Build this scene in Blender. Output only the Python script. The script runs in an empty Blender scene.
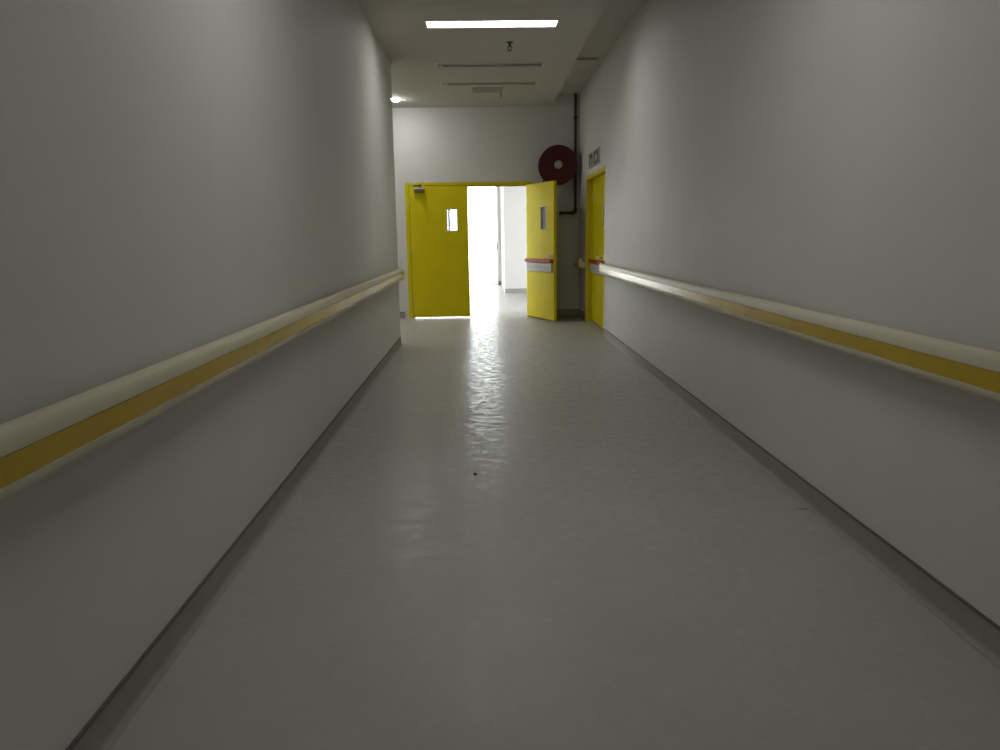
import bpy, bmesh, math, random
from mathutils import Vector, Matrix
random.seed(4)
S = bpy.context.scene
COL = S.collection
PI = math.pi

# ------------------------------------------------------------------ materials
def mat(name, col, rough=0.5, spec=0.5, metal=0.0, var=0.0, vscale=6.0, bump=0.0, bscale=40.0, coat=0.0):
    m = bpy.data.materials.new(name); m.use_nodes = True
    nt = m.node_tree; b = nt.nodes['Principled BSDF']
    b.inputs['Base Color'].default_value = (*col, 1)
    b.inputs['Roughness'].default_value = rough
    b.inputs['Specular IOR Level'].default_value = spec
    b.inputs['Metallic'].default_value = metal
    b.inputs['Coat Weight'].default_value = coat
    tc = nt.nodes.new('ShaderNodeTexCoord')
    if var:
        n = nt.nodes.new('ShaderNodeTexNoise'); n.inputs['Scale'].default_value = vscale
        n.inputs['Detail'].default_value = 5
        nt.links.new(tc.outputs['Object'], n.inputs['Vector'])
        r = nt.nodes.new('ShaderNodeValToRGB')
        r.color_ramp.elements[0].position = .3; r.color_ramp.elements[1].position = .7
        r.color_ramp.elements[0].color = (*[c * (1 - var) for c in col], 1)
        r.color_ramp.elements[1].color = (*[min(1, c * (1 + var)) for c in col], 1)
        nt.links.new(n.outputs['Fac'], r.inputs['Fac'])
        nt.links.new(r.outputs['Color'], b.inputs['Base Color'])
    if bump:
        n2 = nt.nodes.new('ShaderNodeTexNoise'); n2.inputs['Scale'].default_value = bscale
        n2.inputs['Detail'].default_value = 3
        nt.links.new(tc.outputs['Object'], n2.inputs['Vector'])
        bp = nt.nodes.new('ShaderNodeBump'); bp.inputs['Strength'].default_value = bump
        bp.inputs['Distance'].default_value = .002
        nt.links.new(n2.outputs['Fac'], bp.inputs['Height'])
        nt.links.new(bp.outputs['Normal'], b.inputs['Normal'])
    return m

def emit(name, col, strength):
    m = bpy.data.materials.new(name); m.use_nodes = True
    b = m.node_tree.nodes['Principled BSDF']
    b.inputs['Base Color'].default_value = (.9, .9, .9, 1)
    b.inputs['Emission Color'].default_value = (*col, 1)
    b.inputs['Emission Strength'].default_value = strength
    return m

def floor_mat():
    m = bpy.data.materials.new('vinyl_floor'); m.use_nodes = True
    nt = m.node_tree; N = nt.nodes; L = nt.links; b = N['Principled BSDF']
    tc = N.new('ShaderNodeTexCoord')
    def noise(scale, detail=4, rough=.55, sy=1.0):
        mp = N.new('ShaderNodeMapping'); mp.inputs['Scale'].default_value = (1, sy, 1)
        L.new(tc.outputs['Object'], mp.inputs['Vector'])
        n = N.new('ShaderNodeTexNoise'); n.inputs['Scale'].default_value = scale
        n.inputs['Detail'].default_value = detail; n.inputs['Roughness'].default_value = rough
        L.new(mp.outputs['Vector'], n.inputs['Vector']); return n
    # mottled vinyl colour with faint dirt and one dark scuff
    big = noise(1.6); fine = noise(60, 6)
    mx = N.new('ShaderNodeMix'); mx.data_type = 'FLOAT'; mx.inputs[0].default_value = .35
    L.new(big.outputs['Fac'], mx.inputs[2]); L.new(fine.outputs['Fac'], mx.inputs[3])
    r = N.new('ShaderNodeValToRGB')
    r.color_ramp.elements[0].position = .32; r.color_ramp.elements[1].position = .68
    r.color_ramp.elements[0].color = (*FLOOR_LO, 1); r.color_ramp.elements[1].color = (*FLOOR_HI, 1)
    L.new(mx.outputs[0], r.inputs['Fac'])
    # scuff: thin ellipse with broken edge
    mp = N.new('ShaderNodeMapping'); mp.vector_type = 'POINT'
    mp.inputs['Location'].default_value = (-1.49 * 18, -3.455 * 60, 0); mp.inputs['Scale'].default_value = (18, 60, 1)
    L.new(tc.outputs['Object'], mp.inputs['Vector'])
    ln = N.new('ShaderNodeVectorMath'); ln.operation = 'LENGTH'; L.new(mp.outputs['Vector'], ln.inputs[0])
    ad = N.new('ShaderNodeMath'); ad.operation = 'ADD'; L.new(ln.outputs['Value'], ad.inputs[0]); L.new(fine.outputs['Fac'], ad.inputs[1])
    mr = N.new('ShaderNodeMapRange'); mr.inputs[1].default_value = .8; mr.inputs[2].default_value = 1.5
    mr.inputs[3].default_value = .5; mr.inputs[4].default_value = 1.0
    L.new(ad.outputs[0], mr.inputs[0])
    mul = N.new('ShaderNodeMix'); mul.data_type = 'RGBA'; mul.blend_type = 'MULTIPLY'; mul.inputs[0].default_value = 1
    L.new(r.outputs['Color'], mul.inputs[6]); L.new(mr.outputs[0], mul.inputs[7])
    L.new(mul.outputs[2], b.inputs['Base Color'])
    # gloss
    rr = N.new('ShaderNodeMapRange'); rr.inputs[1].default_value = .3; rr.inputs[2].default_value = .7
    rr.inputs[3].default_value = FLOOR_R[0]; rr.inputs[4].default_value = FLOOR_R[1]
    med = noise(13, 3)
    L.new(med.outputs['Fac'], rr.inputs[0]); L.new(rr.outputs[0], b.inputs['Coat Roughness'])
    b.inputs['Roughness'].default_value = .62; b.inputs['Specular IOR Level'].default_value = .4
    # uneven screed under the sheet + small chips of texture
    w1 = noise(11, 3, .6); w2 = noise(38, 4, .6)
    b1 = N.new('ShaderNodeBump'); b1.inputs['Strength'].default_value = 1; b1.inputs['Distance'].default_value = FLOOR_B[0]
    b2 = N.new('ShaderNodeBump'); b2.inputs['Strength'].default_value = 1; b2.inputs['Distance'].default_value = FLOOR_B[1]
    L.new(w1.outputs['Fac'], b1.inputs['Height']); L.new(w2.outputs['Fac'], b2.inputs['Height'])
    L.new(b1.outputs['Normal'], b2.inputs['Normal']); L.new(b2.outputs['Normal'], b.inputs['Coat Normal'])
    # dull vinyl with worn remains of polish left in broken patches
    patch = noise(14, 3, .6); pr = N.new('ShaderNodeMapRange')
    pr.inputs[1].default_value = .42; pr.inputs[2].default_value = .62
    pr.inputs[3].default_value = FLOOR_P[0]; pr.inputs[4].default_value = FLOOR_P[1]
    L.new(patch.outputs['Fac'], pr.inputs[0]); L.new(pr.outputs[0], b.inputs['Coat Weight'])
    b.inputs['Coat IOR'].default_value = 1.45
    return m

FLOOR_LO = (.375, .364, .345); FLOOR_HI = (.415, .403, .382)
FLOOR_P = (.06, .45)
FLOOR_R = (.19, .29); FLOOR_B = (.0044, .0004)
TUBE = 18.3; SKY = 12.0; DOWN = 250.0

M = {}
M['wall'] = mat('painted_wall', (.635, .628, .610), .6, .3, var=.02, vscale=2, bump=.25, bscale=90)
M['ceiling'] = mat('painted_ceiling', (.54, .52, .475), .8, .2, var=.02, vscale=2)
M['floor'] = floor_mat()
M['base'] = mat('grey_vinyl_skirting', (.30, .285, .265), .6, .35, var=.05, vscale=8)
M['cap'] = mat('dark_cap_strip', (.12, .11, .10), .5)
M['cream'] = mat('cream_rail_cover', (.60, .555, .41), .45, .22, var=.02, vscale=5)
M['band'] = mat('yellow_rail_band', (.52, .36, .02), .24, .5, var=.04, vscale=5)
M['bracket'] = mat('rail_bracket', (.5, .5, .5), .4, metal=.8)
M['door'] = mat('yellow_door_paint', (.66, .56, .004), .55, .18, var=.03, vscale=3)
M['doorframe'] = mat('yellow_frame_paint', (.60, .51, .004), .5, .25)
M['steel'] = mat('brushed_steel', (.62, .61, .58), .32, metal=1.0)
M['darkmetal'] = mat('dark_metal', (.05, .045, .04), .45, metal=.6)
M['silver'] = mat('silver_paint', (.47, .46, .46), .5, .4)
M['red'] = mat('red_bar', (.30, .022, .018), .5, .35)
M['reel'] = mat('reel_red_paint', (.075, .006, .009), .45, .35, var=.08, vscale=6)
M['hose'] = mat('hose_rubber', (.10, .015, .015), .55, .4)
M['pipe'] = mat('pipe_red_paint', (.05, .007, .007), .45, .5)
M['white'] = mat('white_plastic', (.75, .74, .70), .4, .5)
M['housing'] = mat('white_enamel_housing', (.60, .59, .55), .35, .5)
M['tube_off'] = mat('unlit_tube_glass', (.55, .56, .54), .15, .6)
M['tube_on'] = emit('lit_diffuser', (1.0, .99, .945), TUBE)
M['down_on'] = emit('lit_downlight', (1.0, 1.0, .97), DOWN)
M['grille'] = mat('grille_grey', (.36, .35, .31), .5)
M['black'] = mat('black_gap', (.015, .015, .015), .7)
M['sign'] = mat('sign_plate', (.42, .42, .40), .4)
M['ink'] = mat('sign_ink', (.07, .07, .07), .5)
M['outwall'] = mat('white_foyer_wall', (.66, .65, .64), .6, .3)
M['winframe'] = mat('white_window_frame', (.8, .8, .8), .4)
M['ground'] = mat('pale_paving', (.6, .59, .56), .8, var=.06, vscale=3)
M['slot'] = mat('dim_slot', (.25, .24, .205), .6)
M['closer'] = mat('brown_closer_case', (.16, .11, .06), .5)
M['hub'] = mat('pale_hub', (.36, .33, .31), .5, .4)
M['debris'] = mat('dark_crumb', (.03, .03, .03), .7)
M['paper'] = mat('pale_flake', (.7, .7, .66), .6)
g = bpy.data.materials.new('clear_glass'); g.use_nodes = True
gb = g.node_tree.nodes['Principled BSDF']
gb.inputs['Transmission Weight'].default_value = 1; gb.inputs['Roughness'].default_value = 0
gb.inputs['IOR'].default_value = 1.45; gb.inputs['Base Color'].default_value = (.95, .97, .96, 1)
M['glass'] = g
g2 = g.copy(); g2.name = 'tinted_fire_glass'; g2.node_tree.nodes['Principled BSDF'].inputs['Base Color'].default_value = (.50, .53, .52, 1)
M['wired'] = g2

# ------------------------------------------------------------------ mesh helpers
def box(bm, x0, x1, y0, y1, z0, z1):
    v = [bm.verts.new(p) for p in ((x0,y0,z0),(x1,y0,z0),(x1,y1,z0),(x0,y1,z0),(x0,y0,z1),(x1,y0,z1),(x1,y1,z1),(x0,y1,z1))]
    for f in ((3,2,1,0),(4,5,6,7),(0,1,5,4),(1,2,6,5),(2,3,7,6),(3,0,4,7)):
        bm.faces.new([v[i] for i in f])
    return v

def prism(bm, pts, axis, a, b):
    """closed outline pts (2D) extruded along axis from a to b"""
    def P(p, t):
        if axis == 'Y': return (p[0], t, p[1])
        if axis == 'X': return (t, p[0], p[1])
        return (p[0], p[1], t)
    A = [bm.verts.new(P(p, a)) for p in pts]; B = [bm.verts.new(P(p, b)) for p in pts]
    n = len(pts)
    bm.faces.new(A); bm.faces.new(B[::-1])
    for i in range(n):
        j = (i + 1) % n
        bm.faces.new((A[i], B[i], B[j], A[j]))

def frame_for(d):
    d = d.normalized()
    u = d.orthogonal().normalized(); return d, u, d.cross(u)

def tube(bm, pts, r, seg=16, caps=True):
    pts = [Vector(p) for p in pts]
    rings = []
    d0, u, w = frame_for(pts[1] - pts[0])
    for i, p in enumerate(pts):
        if i == 0: d = pts[1] - p
        elif i == len(pts) - 1: d = p - pts[i - 1]
        else: d = (pts[i + 1] - p).normalized() + (p - pts[i - 1]).normalized()
        d = d.normalized()
        u = (u - d * u.dot(d)).normalized(); w = d.cross(u)
        rr = r[i] if isinstance(r, (list, tuple)) else r
        rings.append([bm.verts.new(p + (u * math.cos(2*PI*k/seg) + w * math.sin(2*PI*k/seg)) * rr) for k in range(seg)])
    for A, B in zip(rings, rings[1:]):
        for k in range(seg):
            bm.faces.new((A[k], A[(k+1) % seg], B[(k+1) % seg], B[k]))
    if caps:
        bm.faces.new(rings[0][::-1]); bm.faces.new(rings[-1])

def lathe(bm, prof, c, axis=(0,0,1), seg=48):
    """prof: (radius, distance along axis)"""
    d, u, w = frame_for(Vector(axis)); c = Vector(c)
    rings = []
    for r, h in prof:
        if r < 1e-6: rings.append([bm.verts.new(c + d * h)])
        else: rings.append([bm.verts.new(c + d * h + (u * math.cos(2*PI*k/seg) + w * math.sin(2*PI*k/seg)) * r) for k in range(seg)])
    for A, B in zip(rings, rings[1:]):
        for k in range(seg):
            a = A[k % len(A)]; a2 = A[(k+1) % len(A)]; b = B[k % len(B)]; b2 = B[(k+1) % len(B)]
            vs = []
            for v in (a, a2, b2, b):
                if v not in vs: vs.append(v)
            if len(vs) > 2: bm.faces.new(vs)

def obj(name, bm, m, parent=None, bevel=0.0, smooth=False, loc=None):
    bmesh.ops.recalc_face_normals(bm, faces=bm.faces)
    me = bpy.data.meshes.new(name); bm.to_mesh(me); bm.free()
    me.materials.append(M[m])
    o = bpy.data.objects.new(name, me); COL.objects.link(o)
    if parent: o.parent = parent
    if loc: o.location = loc
    if smooth:
        for p in me.polygons: p.use_smooth = True
        e = o.modifiers.new('edges', 'EDGE_SPLIT'); e.split_angle = math.radians(40)
    if bevel:
        b = o.modifiers.new('bevel', 'BEVEL'); b.width = bevel; b.segments = 2; b.limit_method = 'ANGLE'
    return o

def B(*boxes):
    bm = bmesh.new()
    for b in boxes: box(bm, *b)
    return bm
def T(pts, r, seg=16):
    bm = bmesh.new(); tube(bm, pts, r, seg); return bm
def Lt(prof, c, axis=(0,0,1), seg=48):
    bm = bmesh.new(); lathe(bm, prof, c, axis, seg); return bm
def Pr(pts, axis, a, b):
    bm = bmesh.new(); prism(bm, pts, axis, a, b); return bm

def tag(o, label=None, cat=None, group=None, kind=None):
    if label: o['label'] = label
    if cat: o['category'] = cat
    if group: o['group'] = group
    if kind: o['kind'] = kind
    return o
def thing(name, loc, label, cat, group=None, kind=None, rotz=0):
    o = bpy.data.objects.new(name, None); COL.objects.link(o)
    o.location = loc; o.rotation_euler = (0, 0, rotz); o.empty_display_size = .1
    return tag(o, label, cat, group, kind)
def copy_tree(o, parent=None):
    c = o.copy(); COL.objects.link(c)
    if parent: c.parent = parent
    for ch in list(o.children): copy_tree(ch, c)
    return c

# ------------------------------------------------------------------ dimensions (metres)
XL, XR = -.999, 1.528          # faces of the long walls
YF = 12.45                     # face of the end wall
YL = 9.34                      # where the left wall stops
YB = -7.0                      # behind the camera
ZC, ZU = 3.221, 3.395          # dropped ceiling, higher strip beside the right wall
XE = 1.098                     # edge of the dropped ceiling
XS = -4.6                      # end of the side passage
H = 1.28                       # camera height
def struct(o, label, cat): return tag(o, label, cat, kind='structure')

# ------------------------------------------------------------------ setting
struct(obj('floor', B((XS-.3, 3.6, YB-.3, 21.6, -.12, 0)), 'floor'), 'grey glossy sheet vinyl floor of the corridor', 'floor')
struct(obj('wall_left', B((XL-.25, XL, YB, YL, 0, ZU+.05)), 'wall', bevel=.004), 'long grey wall with the handrail that stops at the side passage', 'wall')
# right wall: outline in (Y,Z) with the recess of the side door, in two layers so that the recess is closed
D0, D1, DZ = 9.80, 11.60, 2.105
rb = bmesh.new()
prism(rb, [(YB, 0), (D0, 0), (D0, DZ), (D1, DZ), (D1, 0), (YF+.2, 0), (YF+.2, ZU+.05), (YB, ZU+.05)], 'X', XR, XR+.17)
wr = struct(obj('wall_right', rb, 'wall'), 'long grey wall with the side door and handrail', 'wall')
obj('backing', B((XR+.17, XR+.3, YB, YF+.2, 0, ZU+.05)), 'wall', wr)
# far wall with the double door opening
O0, O1, OZ = -1.185, .785, 2.105
struct(obj('wall_far', Pr([(XS, 0), (O0, 0), (O0, OZ), (O1, OZ), (O1, 0), (XR, 0), (XR, ZU+.05), (XS, ZU+.05)], 'Y', YF, YF+.2), 'wall'), 'grey end wall around the yellow double door', 'wall')
struct(obj('wall_back', B((XL, XR, YB-.2, YB, 0, ZU+.05)), 'wall'), 'grey wall closing the corridor behind', 'wall')
struct(obj('wall_passage', B((XS, XL-.25, YL-.25, YL, 0, ZU+.05)), 'wall'), 'near wall of the side passage', 'wall')
struct(obj('wall_passage_end', B((XS-.2, XS, YL-.25, YF+.2, 0, ZU+.05)), 'wall'), 'end wall of the side passage', 'wall')
# ceiling: upper slab and dropped ceiling with slots for the light fittings
struct(obj('ceiling_upper', B((XS-.2, XR+.3, YB-.2, YF+.2, ZU, ZU+.15)), 'ceiling'), 'higher strip of ceiling along the right wall', 'ceiling')
FX = .127; FL = 1.22; FW = .22
FY = [7.72, 9.47, 10.60, 3.15, -1.9, -6.2]          # fittings; first one and unseen ones lit, rear pair added for brightness
holes = [(FX-FL/2, FX+FL/2, y-FW/2, y+FW/2) for y in FY]
PXF, PYF = -3.2, 10.3            # unseen fittings added in the side passage to brighten the far end
for q in (PYF, PYF+1.25): holes.append((PXF-FL/2, PXF+FL/2, q-FW/2, q+FW/2))
xs = sorted({XS, XL-.25, FX-FL/2, FX+FL/2, XE, PXF-FL/2, PXF+FL/2}); ys = sorted({YB, YL, YF} | {h[2] for h in holes} | {h[3] for h in holes})
bm = bmesh.new(); vmap = {}
def gv(x, y):
    if (x, y) not in vmap: vmap[(x, y)] = bm.verts.new((x, y, ZC))
    return vmap[(x, y)]
for xa, xb in zip(xs, xs[1:]):
    for ya, yb in zip(ys, ys[1:]):
        cx, cy = (xa+xb)/2, (ya+yb)/2
        if cx < XL-.25 and cy < YL: continue
        if any(h[0] < cx < h[1] and h[2] < cy < h[3] for h in holes): continue
        bm.faces.new((gv(xa,ya), gv(xa,yb), gv(xb,yb), gv(xb,ya)))
ret = bmesh.ops.extrude_face_region(bm, geom=bm.faces[:])
for e in ret['geom']:
    if isinstance(e, bmesh.types.BMVert): e.co.z += .012
cl = struct(obj('ceiling', bm, 'ceiling'), 'grey dropped ceiling with recessed light slots', 'ceiling')
obj('edge_board', B((XE-.012, XE, YB, YF, ZC+.012, ZU)), 'ceiling', cl)

# coved skirting
def cove(name, p0, p1, nrm, label):
    """runs p0->p1 on the floor line; nrm points into the room"""
    p0 = Vector((*p0, 0)); p1 = Vector((*p1, 0)); n = Vector((*nrm, 0))
    prof = [(0, .1), (.006, .1), (.006, .024)]
    for k in range(1, 8):
        a = PI/2 * k / 8
        prof.append((.006 + .018 * (1 - math.cos(a)), .024 - .0225 * math.sin(a)))
    prof += [(.025, .0010), (.025, .0), (0, 0)]
    bm = bmesh.new(); rows = []
    for p in (p0, p1):
        rows.append([bm.verts.new(p + n * u + Vector((0, 0, z))) for u, z in prof])
    k = len(prof)
    for i in range(k):
        j = (i+1) % k; bm.faces.new((rows[0][i], rows[0][j], rows[1][j], rows[1][i]))
    bm.faces.new(rows[0]); bm.faces.new(rows[1][::-1])
    o = struct(obj(name, bm, 'base', smooth=True), label, 'baseboard')
    c = bmesh.new(); rows = []
    for p in (p0, p1):
        rows.append([c.verts.new(p + n * u + Vector((0, 0, z))) for u, z in ((0,.1),(.009,.1),(.009,.108),(0,.108))])
    for i in range(4):
        j = (i+1) % 4; c.faces.new((rows[0][i], rows[0][j], rows[1][j], rows[1][i]))
    c.faces.new(rows[0]); c.faces.new(rows[1][::-1])
    obj('cap_strip', c, 'cap', o)
cove('baseboard_left', (XL, YB), (XL, YL), (1, 0), 'dark grey coved skirting along the left wall')
cove('baseboard_right', (XR, YB), (XR, D0-.01), (-1, 0), 'dark grey coved skirting along the right wall')
cove('baseboard_corner', (XR, D1+.01), (XR, YF), (-1, 0), 'short piece of skirting between side door and corner')
cove('baseboard_far', (XS, YF), (O0-.06, YF), (0, -1), 'skirting of the end wall beside the double door')
cove('baseboard_reel', (O1+.06, YF), (XR, YF), (0, -1), 'skirting of the end wall below the hose reel')
cove('baseboard_end', (XL-.25, YL), (XL, YL), (0, 1), 'skirting round the end of the left wall')

# foyer beyond the double door
struct(obj('wall_foyer', B((.50, 3.6, 17.72, 20.69, 0, 3.2)), 'outwall'), 'white wall seen through the open door', 'wall')
struct(obj('wall_foyer_return', B((.40, 3.6, 20.69, 20.95, 0, 3.2)), 'outwall'), 'white pier beyond the foyer wall', 'wall')
struct(obj('wall_foyer_side', B((3.4, 3.6, YF+.2, 17.72, 0, 3.2)), 'outwall'), 'side wall of the foyer', 'wall')
struct(obj('ceiling_foyer', B((-4.8, 3.6, YF+.2, 21.2, 3.2, 3.4)), 'outwall'), 'white ceiling of the foyer', 'ceiling')
struct(obj('baseboard_foyer', B((.50, 3.4, 17.70, 17.719, 0, .10)), 'base'), 'grey skirting of the foyer wall', 'baseboard')
struct(obj('baseboard_pier', B((.40, .499, 20.675, 20.69, 0, .10)), 'base'), 'grey skirting of the foyer pier', 'baseboard')
def window(n, axis, c, a, b, z1, nm, label):
    w = thing('window_%d' % n, (0, 0, 0), label, 'window', kind='structure')
    def bx(u0, u1, z0, zz1, t):
        return (u0, u1, c-t, c+t, z0, zz1) if axis == 'X' else (c-t, c+t, u0, u1, z0, zz1)
    f = bmesh.new()
    box(f, *bx(a, b, 0, .025, .04)); box(f, *bx(a, b, z1-.07, z1, .04))
    st = (b-a)/nm
    for k in range(nm+1):
        u = a + k*st; box(f, *bx(max(a, u-.03), min(b, u+.03), .07, z1-.07, .04))
    obj('window_frame', f, 'winframe', w)
    for k in range(nm):
        obj('pane', B(bx(a+k*st+.03, a+(k+1)*st-.03, .07, z1-.07, .004)), 'glass', w)
window(1, 'X', 20.85, -4.6, .395, 3.2, 4, 'tall glazed front flooded with daylight beyond the open door')
struct(obj('wall_foyer_left', B((-4.8, -4.6, 15.6, 20.8, 0, 3.2)), 'outwall'), 'plain side wall of the foyer beyond the glazing', 'wall')
window(2, 'Y', -4.7, YF+.25, 15.6, 3.2, 2, 'glazed side of the bright foyer')
struct(obj('ground_outside', B((-60, 60, 21.6, 90, -.15, -.02), (-60, -4.95, -10, 21.6, -.15, -.02)), 'ground'), 'pale paving outside the foyer windows', 'ground')
bolt = tag(obj('door_handle_plate', B((.385, .40, 20.72, 20.80, .92, 1.10)), 'darkmetal'), 'small dark latch on the white pier seen through the open door', 'latch')
bolt.name = 'wall_latch'

# ------------------------------------------------------------------ doors
LW, LH = .905, 2.052          # leaf width, top
FT = .05; HT = .045
def leaf(parent, name, x, y, rot, w, lite_c, mirror=False):
    """leaf in its own frame: x from hinge to free edge, visible face at y=0, body behind it"""
    lz0, lz1, hw = 1.375, 1.69, .073
    h = bmesh.new()
    x0, x1 = lite_c - hw, lite_c + hw
    # one solid slab with a window hole (outer ring + inner ring joined)
    O = [(0, .02), (w, .02), (w, LH), (0, LH)]; I = [(x0, lz0), (x1, lz0), (x1, lz1), (x0, lz1)]
    V = {}
    for yy in (0, .045):
        V[yy] = ([h.verts.new((p[0], yy, p[1])) for p in O], [h.verts.new((p[0], yy, p[1])) for p in I])
        for i in range(4):
            j = (i+1) % 4
            h.faces.new((V[yy][0][i], V[yy][0][j], V[yy][1][j], V[yy][1][i]))
    for ring in (0, 1):
        for i in range(4):
            j = (i+1) % 4
            h.faces.new((V[0][ring][i], V[0][ring][j], V[.045][ring][j], V[.045][ring][i]))
    lf = obj('door_leaf', h, 'door', parent, bevel=.002)
    lf.location = (x, y, 0); lf.rotation_euler = (0, 0, rot)
    # beading round the vision panel on both faces
    for ya, yb in ((-.006, .006), (.039, .051)):
        b = bmesh.new(); t = .016
        prism_ring(b, x0-t, x1+t, lz0-t, lz1+t, x0, x1, lz0, lz1, ya, yb)
        obj('vision_panel_frame', b, 'silver', lf)
    obj('vision_panel', B((x0, x1, .006, .012, lz0, lz1)), 'wired', lf)
    # hinges on the edge
    for z in (.25, 1.05, 1.80):
        obj('hinge', T([(-.004, -.004, z-.05), (-.004, -.004, z+.05)], .008, 10), 'steel', lf)
    return lf

def prism_ring(b, X0, X1, Z0, Z1, x0, x1, z0, z1, ya, yb):
    O = [(X0, Z0), (X1, Z0), (X1, Z1), (X0, Z1)]; I = [(x0, z0), (x1, z0), (x1, z1), (x0, z1)]
    R = {}
    for y in (ya, yb):
        R[y] = ([b.verts.new((p[0], y, p[1])) for p in O], [b.verts.new((p[0], y, p[1])) for p in I])
        for i in range(4):
            j = (i+1) % 4; b.faces.new((R[y][0][i], R[y][0][j], R[y][1][j], R[y][1][i]))
    for r in (0, 1):
        for i in range(4):
            j = (i+1) % 4; b.faces.new((R[ya][r][i], R[ya][r][j], R[yb][r][j], R[yb][r][i]))

def panic_bar(lf, a, b):
    """exit device on the visible face: grey push pad under a red bar, end housings, lever"""
    p = obj('push_pad', B((a, b, -.035, 0, .735, .868)), 'silver', lf, bevel=.006)
    r = obj('push_bar', B((a-.02, b+.02, -.06, 0, .872, .925)), 'red', lf, bevel=.012)
    g = obj('pad_groove', B((a+.03, b-.03, -.037, -.034, .79, .812)), 'grille', lf)
def lever(lf, x, z, dirx):
    obj('rose_plate', Lt([(0, 0), (.026, 0), (.026, .008), (0, .008)], (x, -.0, z), (0, -1, 0), 24), 'steel', lf)
    bm = bmesh.new()
    tube(bm, [(x, -.005, z), (x, -.045, z), (x + dirx*.012, -.056, z), (x + dirx*.13, -.056, z-.004)], .010, 12)
    obj('door_handle', bm, 'steel', lf, smooth=True)

# double door in the end wall
d1 = thing('door_1', (0, YF, 0), 'yellow double door in the end wall, one leaf shut and one swung open', 'door', kind='structure')
fr = Pr([(O0, 0), (O0, OZ), (O1, OZ), (O1, 0), (O1-FT-.015, 0), (O1-FT-.015, OZ-HT), (O0+FT+.015, OZ-HT), (O0+FT+.015, 0)], 'Y', -.012, .16)
obj('door_frame', fr, 'doorframe', d1, bevel=.003)
obj('door_stop', Pr([(O0+FT+.015, 0), (O0+FT+.015, OZ-HT), (O1-FT-.015, OZ-HT), (O1-FT-.015, 0), (O1-FT-.03, 0), (O1-FT-.03, OZ-HT-.02), (O0+FT+.03, OZ-HT-.02), (O0+FT+.03, 0)], 'Y', .042, .158), 'doorframe', d1)
XH0, XH1 = O0+FT+.018, O1-FT-.018
l1 = leaf(d1, 'door_leaf', XH0, -.008, 0, LW, .655)
ANG = math.atan2(-.90, .352)
l2 = leaf(d1, 'door_leaf', XH1-.012, -.02, ANG, .945, .60)
panic_bar(l2, .05, .915)
lever(l2, .885, .975, -1)
# closer on the shut leaf: body, bracket on the frame head, two-link arm
cz = 2.0
c = obj('door_closer', B((.085, .245, -.075, -.001, cz-.048, cz+.002)), 'closer', l1, bevel=.006)
obj('closer_cap', B((.07, .225, -.080, -.002, cz+.003, cz+.028)), 'white', l1, bevel=.004)
obj('closer_arm', T([(.17, -.055, cz+.026), (.17, -.055, cz+.045), (.20, -.24, cz+.048)], .013, 10), 'darkmetal', l1)
obj('closer_link', T([(.20, -.24, cz+.055), (.08, -.03, cz+.062)], .008, 10), 'darkmetal', l1)
obj('closer_bracket', B((.05, .11, -.05, -.004, cz+.05, cz+.075)), 'steel', l1)

# door in the right wall; it faces -X.  its own frame: x along the wall towards the camera
d2 = thing('door_2', (XR, D1, 0), 'yellow door recessed in the right wall with red push bar', 'door', kind='structure', rotz=-PI/2)
wD = D1 - D0
fr = Pr([(0, 0), (0, DZ), (wD, DZ), (wD, 0), (wD-.055, 0), (wD-.055, DZ-.055), (.055, DZ-.055), (.055, 0)], 'Y', -.003, .15)
obj('door_frame', fr, 'doorframe', d2, bevel=.003)
m1 = leaf(d2, 'door_leaf', .058, .088, 0, 1.30, 1.12)
panic_bar(m1, .05, 1.25)
lever(m1, .97, .975, -1)
m2 = obj('fixed_leaf', B((1.362, wD-.058, .088, .133, .02, LH)), 'door', d2, bevel=.002)

# ------------------------------------------------------------------ handrails
GRIP = [(.036, .868), (.036, .912), (.042, .924), (.052, .931), (.064, .933), (.076, .929), (.085, .920), (.090, .908), (.0905, .884),
        (.0875, .8825), (.0875, .826), (.0905, .824), (.0905, .811), (.086, .800), (.076, .793), (.060, .791), (.036, .791)]
def rail(name, wx, s, y0, y1, label, joints=(), cap0=True, cap1=True):
    """wx wall face, s = direction into the room"""
    t = thing(name, (wx, y0, 0), label, 'handrail', 'handrails on the corridor walls')
    L = y1 - y0
    obj('rail_cover', Pr([(s*u, z) for u, z in GRIP], 'Y', .022, L-.022), 'cream', t, smooth=True)
    cuts = [.022] + list(joints) + [L-.022]
    for a, b in zip(cuts, cuts[1:]):
        obj('yellow_band', B((min(s*.080, s*.0895), max(s*.080, s*.0895), a+.0015, b-.0015, .827, .8815)), 'band', t)
    for fl, ya, yb in ((cap0, 0, .0215), (cap1, L-.0215, L)):
        if fl:
            bm = Pr([(0, .872), (s*.030, .872), (s*.036, .912)] + [(s*u, z) for u, z in GRIP[2:9]] + [(s*u, z) for u, z in GRIP[11:]] + [(0, .791)], 'Y', ya, yb)
            obj('end_cap', bm, 'cream', t, bevel=.004)
    n = max(1, int(L/1.2))
    for k in range(n):
        y = L*(k+.5)/n
        obj('bracket', B((min(0, s*.04), max(0, s*.04), y-.03, y+.03, .82, .865)), 'bracket', t)
    return t
rail('handrail', XL, 1, -5.0, 9.13, 'long cream handrail with a yellow band on the left wall, ending at the side passage')
rail('handrail', XR, -1, -5.0, 9.66, 'long cream handrail with a yellow band on the right wall, ending at the side door', joints=(9.7,))
rail('handrail', XR, -1, 11.72, 12.36, 'short stub of cream handrail in the dark corner beyond the side door')

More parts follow.
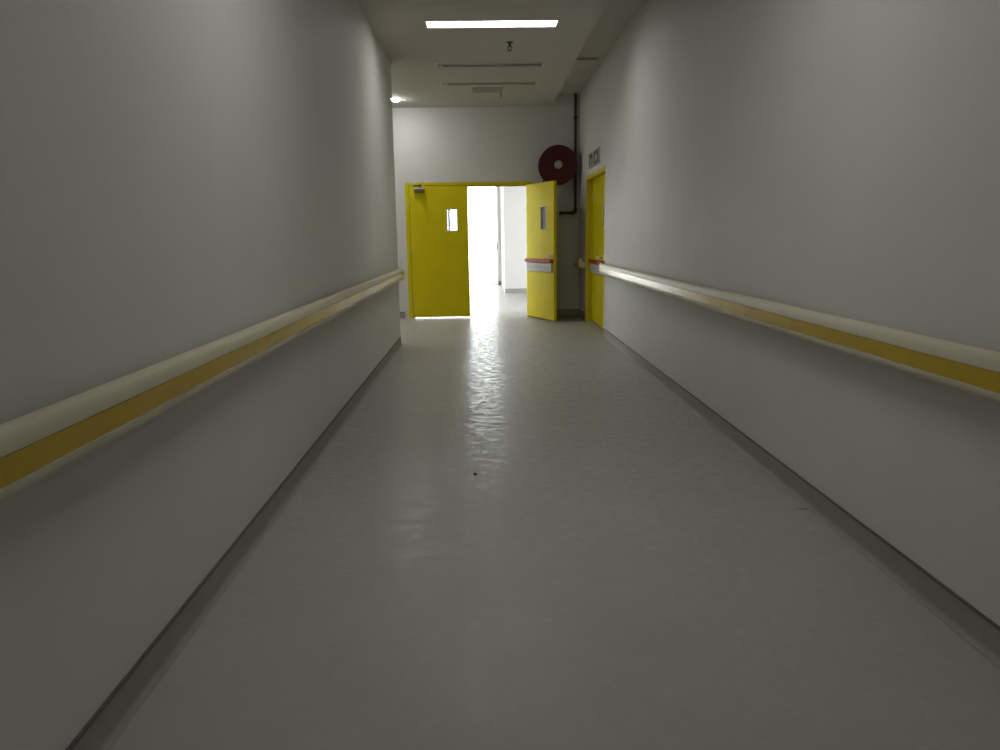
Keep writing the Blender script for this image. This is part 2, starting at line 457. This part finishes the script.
# ------------------------------------------------------------------ recessed tube lights
def make_fitting(lit, label):
    t = thing('tube_light', (FX, 0, ZC), label, 'ceiling light', 'tube lights across the corridor ceiling')
    D = .07; x, w = FL/2-.002, FW/2-.002
    bm = bmesh.new()
    # open tray: walls 4 mm thick
    box(bm, -x, x, -w, w, D, D+.004)
    for a in ((-x, -x+.004, -w, w), (x-.004, x, -w, w), (-x+.004, x-.004, -w, -w+.004), (-x+.004, x-.004, w-.004, w)):
        box(bm, *a, .0, D)
    obj('housing', bm, 'housing', t)
    b = bmesh.new()
    prism_ring(b, -FL/2-.014, FL/2+.014, -FW/2-.014, FW/2+.014, -x, x, -w, w, 0, .004)
    # ring was built in XZ; turn it flat under the ceiling
    for v in b.verts: v.co = Vector((v.co.x, v.co.z, -v.co.y))
    obj('trim_ring', b, 'housing', t)
    # opal diffuser sits just inside the tray; an unlit fitting shows a dark slot along its far edge
    if lit:
        obj('diffuser', B((-x+.005, x-.005, -w+.005, w-.005, .036, .042)), 'tube_on', t, bevel=.002)
    else:
        obj('diffuser', B((-x+.005, x-.005, -w+.005, w-.055, .014, .024)), 'tube_off', t, bevel=.002)
        obj('dark_slot', B((-x+.07, x-.005, w-.040, w-.005, .010, .014)), 'slot', t)
        obj('lamp_holder', B((-x+.01, -x+.06, w-.050, w-.005, -.004, .020)), 'white', t, bevel=.003)
    return t
t_on = make_fitting(True, 'glowing white tube light across the dropped ceiling')
t_off = make_fitting(False, 'unlit tube light recessed in the ceiling, second from the glowing strip')
t_on.location.y = FY[0]; t_off.location.y = FY[1]
t_on['label'] = 'glowing white tube light across the dropped ceiling'
t_off['label'] = 'unlit tube light slot in the ceiling, next after the glowing tube'
c = copy_tree(t_off); c.location.y = FY[2]; c['label'] = 'unlit tube light slot in the ceiling, beside the air vent near the end wall'
for y, lb in zip(FY[3:], ('lit tube light overhead, one before the glowing tube in the picture',
                          'added fill tube light in the ceiling just behind the viewpoint',
                          'added fill tube light in the ceiling by the closed back wall')):
    c = copy_tree(t_on); c.location.y = y; c['label'] = lb  # the two behind the viewpoint are unseen, added for corridor brightness

for q, lb in ((PYF, 'added fill tube light hidden in the side passage, along its near wall'), (PYF+1.25, 'added fill tube light hidden in the side passage, along its door-side wall')):
    c = copy_tree(t_on); c.location = (PXF, q, ZC); c['label'] = lb  # both passage fittings are added out of view to brighten the far end
# downlight in the mouth of the side passage
dl = thing('downlight', (-1.20, 11.70, ZC), 'small round glowing downlight in the ceiling by the end of the left wall', 'downlight')
obj('bezel', Lt([(.062, 0), (.085, 0), (.085, -.006), (.066, -.008), (.060, -.004), (.060, 0)], (0, 0, 0)), 'white', dl, smooth=True)
obj('lamp', Lt([(0, -.034), (.025, -.031), (.045, -.022), (.060, -.0045), (.060, -.001), (0, -.001)], (0, 0, 0)), 'down_on', dl, smooth=True)
dl2 = copy_tree(dl); dl2.location.x = -3.2; dl2.location.y = 11.0; dl2['label'] = 'added fill downlight deep in the side passage, hidden behind the left wall'  # second downlight is unseen, added for more light from the left

# ------------------------------------------------------------------ small ceiling items
def sprinkler(x, y, label, big):
    t = thing('fire_sprinkler', (x, y, ZC), label, 'sprinkler', 'sprinklers on the ceiling')
    obj('escutcheon', Lt([(0, 0), (.034, 0), (.030, -.008), (.014, -.012), (0, -.012)], (0, 0, 0), seg=24), 'darkmetal' if big else 'grille', t, smooth=True)
    obj('sprinkler_body', Lt([(0, -.010), (.011, -.010), (.011, -.040), (.007, -.045), (0, -.045)], (0, 0, 0), seg=16), 'darkmetal', t, smooth=True)
    for s in (-1, 1):
        obj('yoke_arm', T([(s*.010, 0, -.038), (s*.019, 0, -.052), (s*.017, 0, -.068), (s*.004, 0, -.080)], .0035, 8), 'darkmetal', t)
    if not big: t.scale = (.6, .6, .6)
    obj('deflector', Lt([(0, -.079), (.022, -.080), (.022, -.083), (0, -.083)], (0, 0, 0), seg=20), 'darkmetal', t)
    return t
sprinkler(.318, 8.42, 'small dark sprinkler head hanging just beyond the glowing tube light', True)
sprinkler(.297, 11.30, 'tiny dark sprinkler head beside the air vent near the end wall', False)

v = thing('air_vent', (.112, 11.03, ZC), 'grey rectangular air vent grille on the ceiling before the double door', 'vent')
b = bmesh.new(); prism_ring(b, -.215, .215, -.15, .15, -.19, .19, -.125, .125, 0, .012)
for q in b.verts: q.co = Vector((q.co.x, q.co.z, -q.co.y))
obj('vent_frame', b, 'grille', v)
obj('backing', B((-.19, .19, -.125, .125, -.002, -.0005)), 'black', v)
for k in range(9):
    y = -.112 + k*.028
    bm = Pr([(y, -.003), (y+.018, -.011), (y+.020, -.009), (y+.002, -.001)], 'X', -.189, .189)
    obj('slat', bm, 'grille', v)

sl = thing('slot_diffuser', (1.315, 10.02, ZU), 'thin dark slot in the higher ceiling strip near the right wall', 'vent')
b = bmesh.new(); prism_ring(b, -.14, .14, -.045, .045, -.125, .125, -.03, .03, 0, .010)
for q in b.verts: q.co = Vector((q.co.x, q.co.z, -q.co.y))
obj('slot_frame', b, 'grille', sl)
obj('slot_opening', B((-.125, .125, -.03, .03, -.003, -.001)), 'black', sl)
obj('blade', B((-.125, .125, -.003, .003, -.009, -.003)), 'grille', sl)

# ------------------------------------------------------------------ hose reel, pipe, sign
RX, RZ = 1.172, 2.322
hr = thing('hose_reel', (RX, YF, RZ), 'dark red fire hose reel with a pale hub, mounted above the open door leaf', 'hose reel')
for y in (-.335, -.115):
    bm = Lt([(0, 0), (.085, 0), (.10, .006), (.255, .006), (.27, 0), (.288, -.004), (.292, .006), (.288, .016), (.268, .012), (.255, .014), (.10, .014), (.085, .010), (0, .010)], (0, y, 0), (0, 1, 0), 64)
    obj('side_disc', bm, 'reel', hr, smooth=True)
obj('drum', Lt([(.12, -.325), (.12, -.115)], (0, 0, 0), (0, 1, 0), 40), 'reel', hr, smooth=True)
# wound hose: one long coil in layers
pts = []
R0, turns, lay = .145, 7, 4
for l in range(lay):
    R = R0 + l*.027
    for k in range(turns*32):
        a = 2*PI*k/32; f = k/(turns*32.0)
        yy = -.305 + (.175*f if l % 2 == 0 else .175*(1-f))
        pts.append((R*math.cos(a), yy, R*math.sin(a)))
obj('wound_hose', T(pts, .0125, 10), 'hose', hr, smooth=True)
hub = obj('hub', Lt([(0, -.385), (.050, -.385), (.060, -.375), (.063, -.336), (0, -.336)], (0, 0, 0), (0, 1, 0), 40), 'hub', hr, smooth=True)
obj('hub_bolt', Lt([(0, -.400), (.018, -.400), (.020, -.385), (0, -.384)], (0, 0, 0), (0, 1, 0), 6), 'bracket', hub)
obj('spindle', T([(0, -.336, 0), (0, -.02, 0)], .03, 20), 'darkmetal', hr, smooth=True)
obj('wall_bracket', B((-.07, .07, -.022, 0, -.16, .16)), 'reel', hr, bevel=.004)
obj('guide_arm', T([(-.02, -.02, -.14), (-.10, -.15, -.30), (-.10, -.26, -.335)], .012, 12), 'darkmetal', hr, smooth=True)
obj('hose_tail', T([(-.20, -.22, -.19), (-.235, -.23, -.255), (-.20, -.24, -.345), (-.10, -.26, -.40), (-.06, -.26, -.52), (-.05, -.26, -.62)], .0125, 12), 'hose', hr, smooth=True)
obj('nozzle', T([(-.05, -.26, -.61), (-.05, -.26, -.66), (-.05, -.26, -.70), (-.05, -.26, -.78)], [.018, .018, .013, .009], 14), 'darkmetal', hr, smooth=True)

PX, PY, PZ = 1.462, YF-.045, 1.615
pp = thing('red_pipe', (PX, PY, ZU), 'thin dark red water pipe running down the corner from the ceiling to the reel valve', 'pipe')
R = .045; z = PZ - ZU
path = [(0, 0, 0), (0, 0, z+R)] + [(-R + R*math.cos(PI/2*k/6), 0, z + R - R*math.sin(PI/2*k/6)) for k in range(1, 7)] + [(-.215, 0, z)]
obj('pipe_run', T(path, .021, 16), 'pipe', pp, smooth=True)
obj('elbow', T([(0, 0, z+.075)] + path[1:-1] + [(-.075, 0, z)], .027, 16), 'pipe', pp, smooth=True)
for q in (-.35, -1.0):
    clp = obj('pipe_clip', B((-.03, .03, -.026, -.022, q-.012, q+.012), (-.03, -.026, -.022, .045, q-.012, q+.012), (.026, .03, -.022, .045, q-.012, q+.012)), 'darkmetal', pp)
val = obj('stop_valve', Lt([(0, 0), (.027, 0), (.027, .03), (.036, .035), (.036, .085), (.027, .09), (.027, .12), (0, .12)], (-.215, 0, z), (-1, 0, 0), 20), 'darkmetal', pp, smooth=True)
obj('valve_handle', B((-.29, -.26, -.055, -.045, z-.09, z+.10)), 'steel', val, bevel=.004)
obj('feed_hose', T([(-.33, 0, z), (-.345, 0, z+.03), (-.345, -.02, z+.25), (-.31, -.025, z+.55), (-.29, -.03, RZ-ZU-.08)], .013, 12), 'darkmetal', pp, smooth=True)

# sign over the side door (marks too small to read in the photograph)
sg = thing('door_sign', (XR, 11.28, 2.285), 'small grey sign with dark marks on the right wall above the side door', 'sign', rotz=-PI/2)
obj('sign_plate', B((0, 1.0, -.012, 0, -.10, .10)), 'sign', sg, bevel=.003)
bm = bmesh.new()
prism_ring(bm, .06, .36, -.08, .085, .13, .29, -.08+.001, .03, -.0145, -.0125)
obj('sign_mark', bm, 'ink', sg)
bm = bmesh.new()
prism_ring(bm, .50, .92, -.08, .085, .58, .84, -.05, .035, -.0145, -.0125)
obj('sign_mark', bm, 'ink', sg)

# ------------------------------------------------------------------ crumbs on the floor
def crumb(name, x, y, r, sq, m, label, seed):
    bm = bmesh.new(); bmesh.ops.create_icosphere(bm, subdivisions=2, radius=r)
    rnd = random.Random(seed)
    for q in bm.verts:
        q.co *= 1 + rnd.uniform(-.25, .25); q.co.z *= sq
    zmin = min(q.co.z for q in bm.verts)
    for q in bm.verts: q.co.z -= zmin
    o = obj(name, bm, m); o.location = (x, y, 0); tag(o, label, 'debris'); return o
crumb('dirt_crumb', -.061, 4.086, .010, .6, 'debris', 'tiny black crumb lying on the floor below the bright reflection', 1)
o = crumb('paper_flake', -.03, 4.54, .012, .15, 'paper', 'tiny pale flake lying on the floor within the bright reflection', 2); o.scale = (.6, 2.2, 1)

# ------------------------------------------------------------------ world, camera
w = bpy.data.worlds.new('overcast_sky'); S.world = w; w.use_nodes = True
bg = w.node_tree.nodes['Background']
bg.inputs['Color'].default_value = (.95, .98, 1.0, 1); bg.inputs['Strength'].default_value = SKY

f = 780.0
vx, vy = (482-500)/f, -(236-375)/f
F = Vector((vx, vy, -1)).normalized()
ro = .018
U = Vector((-math.sin(ro), math.cos(ro), 0)); U = (U - F*U.dot(F)).normalized()
Rg = F.cross(U)
rot = Matrix((Rg, F, U))           # camera axes -> world axes
cam = bpy.data.cameras.new('camera'); cam.sensor_width = 36; cam.lens = f/1000*36
co = bpy.data.objects.new('camera', cam); COL.objects.link(co)
co.matrix_world = Matrix.Translation((0, 0, H)) @ rot.to_4x4()
cam.clip_start = .02; cam.clip_end = 300
S.camera = co
S.view_settings.view_transform = 'Standard'; S.view_settings.look = 'None'
S.view_settings.exposure = 0; S.view_settings.gamma = 1; S.view_settings.use_curve_mapping = False
S.cycles.max_bounces = 12; S.cycles.diffuse_bounces = 6; S.cycles.use_denoising = True
